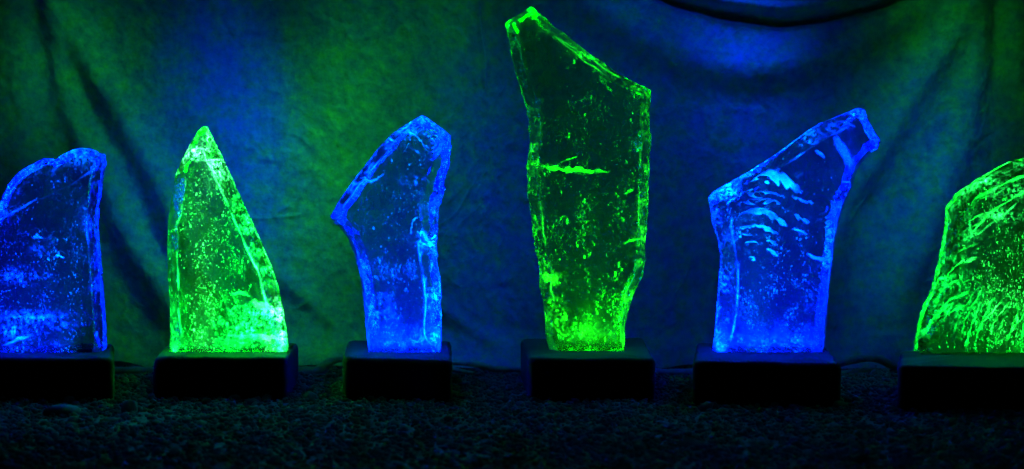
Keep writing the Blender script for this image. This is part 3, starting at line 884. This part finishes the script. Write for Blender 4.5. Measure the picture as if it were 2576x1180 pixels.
s5.crack([(1848, 574), (1880, 571), (1910, 572), (1935, 580), (1954, 590)], 7, -0.012, .8, 1.9, 0.25)
s5.crack([(1850, 512), (1890, 502), (1930, 504), (1962, 514)], 6, -0.012, .8, 1, 0.25)
s5.crack([(1862, 492), (1900, 484), (1940, 486), (1975, 500)], 5, -0.010, .8, .7, 0.25)
s5.crack([(1880, 462), (1920, 444), (1955, 446), (1985, 462), (2010, 484)], 20, -0.004, .9, 1.7, 0.25)
s5.crack([(1866, 612), (1882, 609), (1900, 614)], 7, -0.012, .8, 1.3, 0.25)
s5.crack([(1852, 594), (1870, 590), (1890, 593)], 5, -0.012, .8, 1, 0.25)
s5.crack([(1876, 652), (1884, 650), (1894, 654)], 7, -0.010, .8, 1.8, 0.25)
s5.crack([(1920, 604), (1936, 608), (1950, 618)], 5, -0.012, .8, 1, 0.25)
s5.crack([(1922, 626), (1935, 632), (1950, 644)], 6, -0.012, .8, 1.4, 0.25)
s5.crack([(2022, 636), (2045, 648), (2065, 651), (2086, 646)], 7, -0.01, .8, 1.4, 0.25)
s5.crack([(1992, 538), (2005, 550), (2030, 564)], 5, -0.006, .8, 1, 0.25)
s5.crack([(1995, 497), (2015, 507), (2042, 510)], 5, -0.006, .8, 1, 0.25)
s5.crack([(1985, 575), (2005, 580), (2025, 590)], 4, -0.006, .8, .8, 0.25)
s5.crack([(2086, 350), (2105, 375), (2122, 402), (2136, 430)], 26, -0.012, .8, 1, 0.25)
s5.crack([(2080, 318), (2110, 312), (2150, 322)], 8, -0.012, .8, .8, 0.25)
s5.crack([(2040, 380), (2055, 388), (2068, 400)], 7, -0.012, .8, 1, 0.25)

# --- 6: green dome, cut off by the right edge of the frame
T6 = (46, 20, .2, .45); L6 = (44, 20, .25, .95)
pts = [(860, 110, T6), (740, 68, T6), (644, 72, T6), (580, 88, T6), (520, 120, T6), (450, 160, T6), (385, 205, T6), (365, 220, L6), (335, 262, L6), (320, 280, L6), (315, 340, L6), (305, 420, L6), (290, 500, L6), (270, 590, L6), (245, 660, L6), (220, 710, L6), (200, 770, L6), (190, 830, L6), (185, 885, BOT), (240, 900, BOT), (330, 900, BOT), (400, 908, BOT), (644, 918, BOT), (900, 922, (20, 10, .4, .3)), (960, 500, T6), (940, 260, T6)]
pts = pts[::-1]
# edge settings belong to the segment that starts at a point: shift after reversing
pts = [(p[0], p[1], pts[(i + 1) % len(pts)][2]) for i, p in enumerate(pts)]
s6 = Shard(prof(pts, .6, 2189.6, 354.2), -0.055, 0.036, G_GREEN, "bright green lit glass dome full of bubbles at the right edge of the picture",
           facets=[((2600, 470), (2420, 595), 0.40)][:0] + [((2400, 610), (2620, 455), 0.34)], seed=6, farther=0.55, base_glow=(.6, 14),
           patches=[(2480, 470, 90, 24, .8), (2500, 540, 50, 14, .7), (2420, 560, 20, 60, .5), (2480, 892, 120, 12, .8), (2370, 700, 40, 120, .25), (2440, 790, 60, 60, .2)])
s6.bubbles(7771, both(clump(53, 30, 44, -.35, 2.0), lambda u, v: np.clip(.30 + .75 * (v - 520) / 330, .1, 1) * np.clip((u - 2330) / 170, .06, 1)), 0.00046, 2.4)
s6.crack([(2420, 600), (2470, 545), (2520, 508), (2580, 478)], 10, -0.022, .4)
rr_ = random.Random(5)
for k in range(10):
    x0 = 2385 + k * 18 + rr_.uniform(-9, 9); L_ = rr_.uniform(70, 150); y0 = 882 - rr_.uniform(0, 40)
    c_ = rr_.uniform(8, 22)
    s6.crack([(x0, y0), (x0 + c_ * 0.7, y0 - L_ * .35), (x0 + c_ * 1.9, y0 - L_ * .7), (x0 + c_ * 3.2, y0 - L_)], rr_.uniform(4, 9), rr_.uniform(-.022, .004), .5, rr_.uniform(.10, .40))
for k in range(8):
    y0 = 860 - k * 42 + rr_.uniform(-12, 12); x0 = 2325 + k * 9 + rr_.uniform(-6, 12)
    s6.crack([(x0, y0), (x0 + 22, y0 - 40), (x0 + 50, y0 - 66), (x0 + 92, y0 - 84)], rr_.uniform(5, 12), rr_.uniform(-.026, .006), .7, rr_.uniform(.2, .6))
s6.crack([(2395, 560), (2440, 505), (2500, 470), (2580, 440)], 12, -0.02, .5, .8)

# ------------------------------------------------------------------ plinths
def plinth(sh, fl, fr, br, bl, label, top=HP):
    c = [np.array(on_z(u, v, top)) for u, v in (fl, fr, br, bl)]
    cen = sum(c) / 4
    # rounded block: rings of a rounded rectangle, swept up with a soft top edge
    def ring(inset, z, n=10, rad=0.012):
        out = []
        for i in range(4):
            p, q, s = c[i - 1], c[i], c[(i + 1) % 4]
            d0 = (p - q) / np.linalg.norm(p - q); d1 = (s - q) / np.linalg.norm(s - q)
            qi = q + (d0 + d1) * inset
            rr = max(rad - inset * 0.5, 0.003)
            for k in range(n):
                t = k / (n - 1)
                pt = (1 - t) ** 2 * (qi + d0 * rr) + 2 * t * (1 - t) * qi + t * t * (qi + d1 * rr)
                out.append(pt)
            m = 14                                        # points along the side
            qn = c[(i + 1) % 4]; nn = c[(i + 2) % 4]
            e0 = (q - qn) / np.linalg.norm(q - qn); e1 = (nn - qn) / np.linalg.norm(nn - qn)
            a_ = qi + d1 * rr; b_ = qn + (e0 + e1) * inset + e0 * rr
            for k in range(1, m):
                out.append(a_ + (b_ - a_) * k / m)
        return [(x - cen[0], y - cen[1], z) for x, y in out]
    levels = [(0.001, 0.0), (0.0, 0.006), (0.0, 0.02), (0.0, 0.036), (0.0, top - 0.008), (0.0012, top - 0.004), (0.0035, top - 0.001), (0.007, top)]
    rings = [ring(i, z) for i, z in levels]
    n = len(rings[0]); vs = []
    for k, rg in enumerate(rings):
        for (x, y, z) in rg:
            w = 0.0022 * float(fbm(x * 22 + cen[0] * 9, y * 22 + z * 26, 12, 3))
            L = math.hypot(x, y)
            dz = 0.0016 * float(fbm(x * 26 + cen[0] * 5, y * 26, 15, 2)) if k >= 4 else 0
            vs.append((x + x / L * w, y + y / L * w, z + dz))
    fs = []
    for k in range(len(rings) - 1):
        for i in range(n):
            fs.append((k * n + i, k * n + (i + 1) % n, (k + 1) * n + (i + 1) % n, (k + 1) * n + i))
    top0 = (len(rings) - 1) * n
    # pocket let into the top, where the glass stands on its lamp
    hx = sh.cx + (sh.bx[0] + sh.bx[1]) / 2 - cen[0]; hy = sh.yc - cen[1]
    hw = (sh.bx[1] - sh.bx[0]) / 2 + 0.0015; hd = sh.t + 0.0015 + abs(sh.turn) * hw
    for zz_ in (top - 0.0002, top - 0.012):
        for i in range(n):
            x, y = rings[-1][i][0] - hx, rings[-1][i][1] - hy
            k = min(hw / max(abs(x), 1e-6), hd / max(abs(y), 1e-6))
            vs.append((hx + x * k, hy + y * k, zz_))
    for lv in (0, 1):
        for i in range(n):
            o_ = top0 + lv * n
            fs.append((o_ + i, o_ + (i + 1) % n, o_ + n + (i + 1) % n, o_ + n + i))
    fs.append(tuple(range(top0 + 2 * n, top0 + 3 * n)))
    fs.append(tuple(range(n))[::-1])
    o = obj("plinth", vs, fs, M_PLINTH, None, True, 50)
    o.location = (cen[0], cen[1], 0)
    tag(o, label, "plinth", "dark blocks under the lit glass pieces")
    return o

PL = [
    plinth(s1, (-150, 901), (285, 901), (288, 863), (-110, 863), "dark block at the left edge under the blue glass with a chipped top"),
    plinth(s2, (384, 898), (722, 899), (751, 861), (424, 861), "dark block under the pointed green glass fin"),
    plinth(s3, (861, 898), (1137, 906), (1134, 856), (872, 856), "narrowest dark block, under the blue glass with a point on its left side"),
    plinth(s4, (1328, 901), (1650, 901), (1618, 847), (1309, 851), "dark block under the tallest green glass shard"),
    plinth(s5, (1742, 908), (2117, 914), (2078, 870), (1751, 861), "dark block under the blue glass whose top slants up to the right"),
    plinth(s6, (2256, 918), (2760, 930), (2700, 885), (2264, 881), "dark block at the right edge of the picture under the green glass dome"),
]

# ------------------------------------------------------------------ lamps under the glass
def beam(sh, x0, x1, col, watts, spread, lean=0.0):
    """the beam the lamp sends up into the glass"""
    a = sh.bx[0] + (sh.bx[1] - sh.bx[0]) * x0; b = sh.bx[0] + (sh.bx[1] - sh.bx[0]) * x1
    ld = bpy.data.lights.new("led_and_added_beam", 'AREA')
    ld.shape = 'RECTANGLE'; ld.size = b - a; ld.size_y = sh.t * 1.2
    ld.color = col; ld.energy = watts; ld.spread = math.radians(spread)
    o = bpy.data.objects.new("led_and_added_beam", ld); COL.objects.link(o)
    x = (a + b) / 2
    o.location = (sh.cx + x, sh.yc + sh.turn * x, HP - 0.0082)
    o.rotation_euler = (math.radians(180), lean, 0)

for sh, pl_, nm, col, glow, x0, x1, watts, spread in (
    (s1, PL[0], "blue_led", LED_B, 16, 0.05, 0.74, 36.0, 95),
    (s2, PL[1], "green_led", LED_G, 12, 0.06, 0.96, 31, 100),
    (s3, PL[2], "blue_led", LED_B, 22, 0.06, 0.94, 44.0, 90),
    (s4, PL[3], "green_led", LED_G2, 14, 0.08, 0.92, 7.0, 80),
    (s5, PL[4], "blue_led", LED_B, 24, 0.05, 0.95, 58.0, 95),
    (s6, PL[5], "green_led", LED_G, 14, 0.12, 0.92, 24.0, 110),
):
    light_panel(sh, pl_, led_mat(nm, col, glow), x0, x1)
    beam(sh, x0, x1, col, watts, spread)

# small narrow lamps added to bring pale highlights into the glass
CYAN = (0.0, 0.42, 1.0)
PALE = (0.16, 1.0, 0.45)
def highlight_beam(sh, u, col, watts, spread, lean=0.0):
    x = float(on_y(u, 880, sh.yc)[0]) - sh.cx
    ld = bpy.data.lights.new("led_and_added_beam", 'AREA')
    ld.shape = 'RECTANGLE'; ld.size = 0.03; ld.size_y = sh.t * 1.1
    ld.color = col; ld.energy = watts; ld.spread = math.radians(spread)
    o = bpy.data.objects.new("led_and_added_beam", ld); COL.objects.link(o)
    o.location = (sh.cx + x, sh.yc + sh.turn * x, HP - 0.0080)
    o.rotation_euler = (math.radians(180), math.radians(lean), 0)
highlight_beam(s5, 1900, CYAN, 2.2, 34)
highlight_beam(s5, 1990, CYAN, 0.25, 40)
highlight_beam(s3, 985, CYAN, 0.4, 34)
highlight_beam(s3, 1075, CYAN, 0.9, 26)
highlight_beam(s1, 60, CYAN, 0.3, 60)
highlight_beam(s1, 175, CYAN, 0.5, 40)
highlight_beam(s2, 690, PALE, 1.2, 26)
highlight_beam(s2, 515, PALE, 1.4, 20)
highlight_beam(s6, 2520, PALE, 0.8, 60)
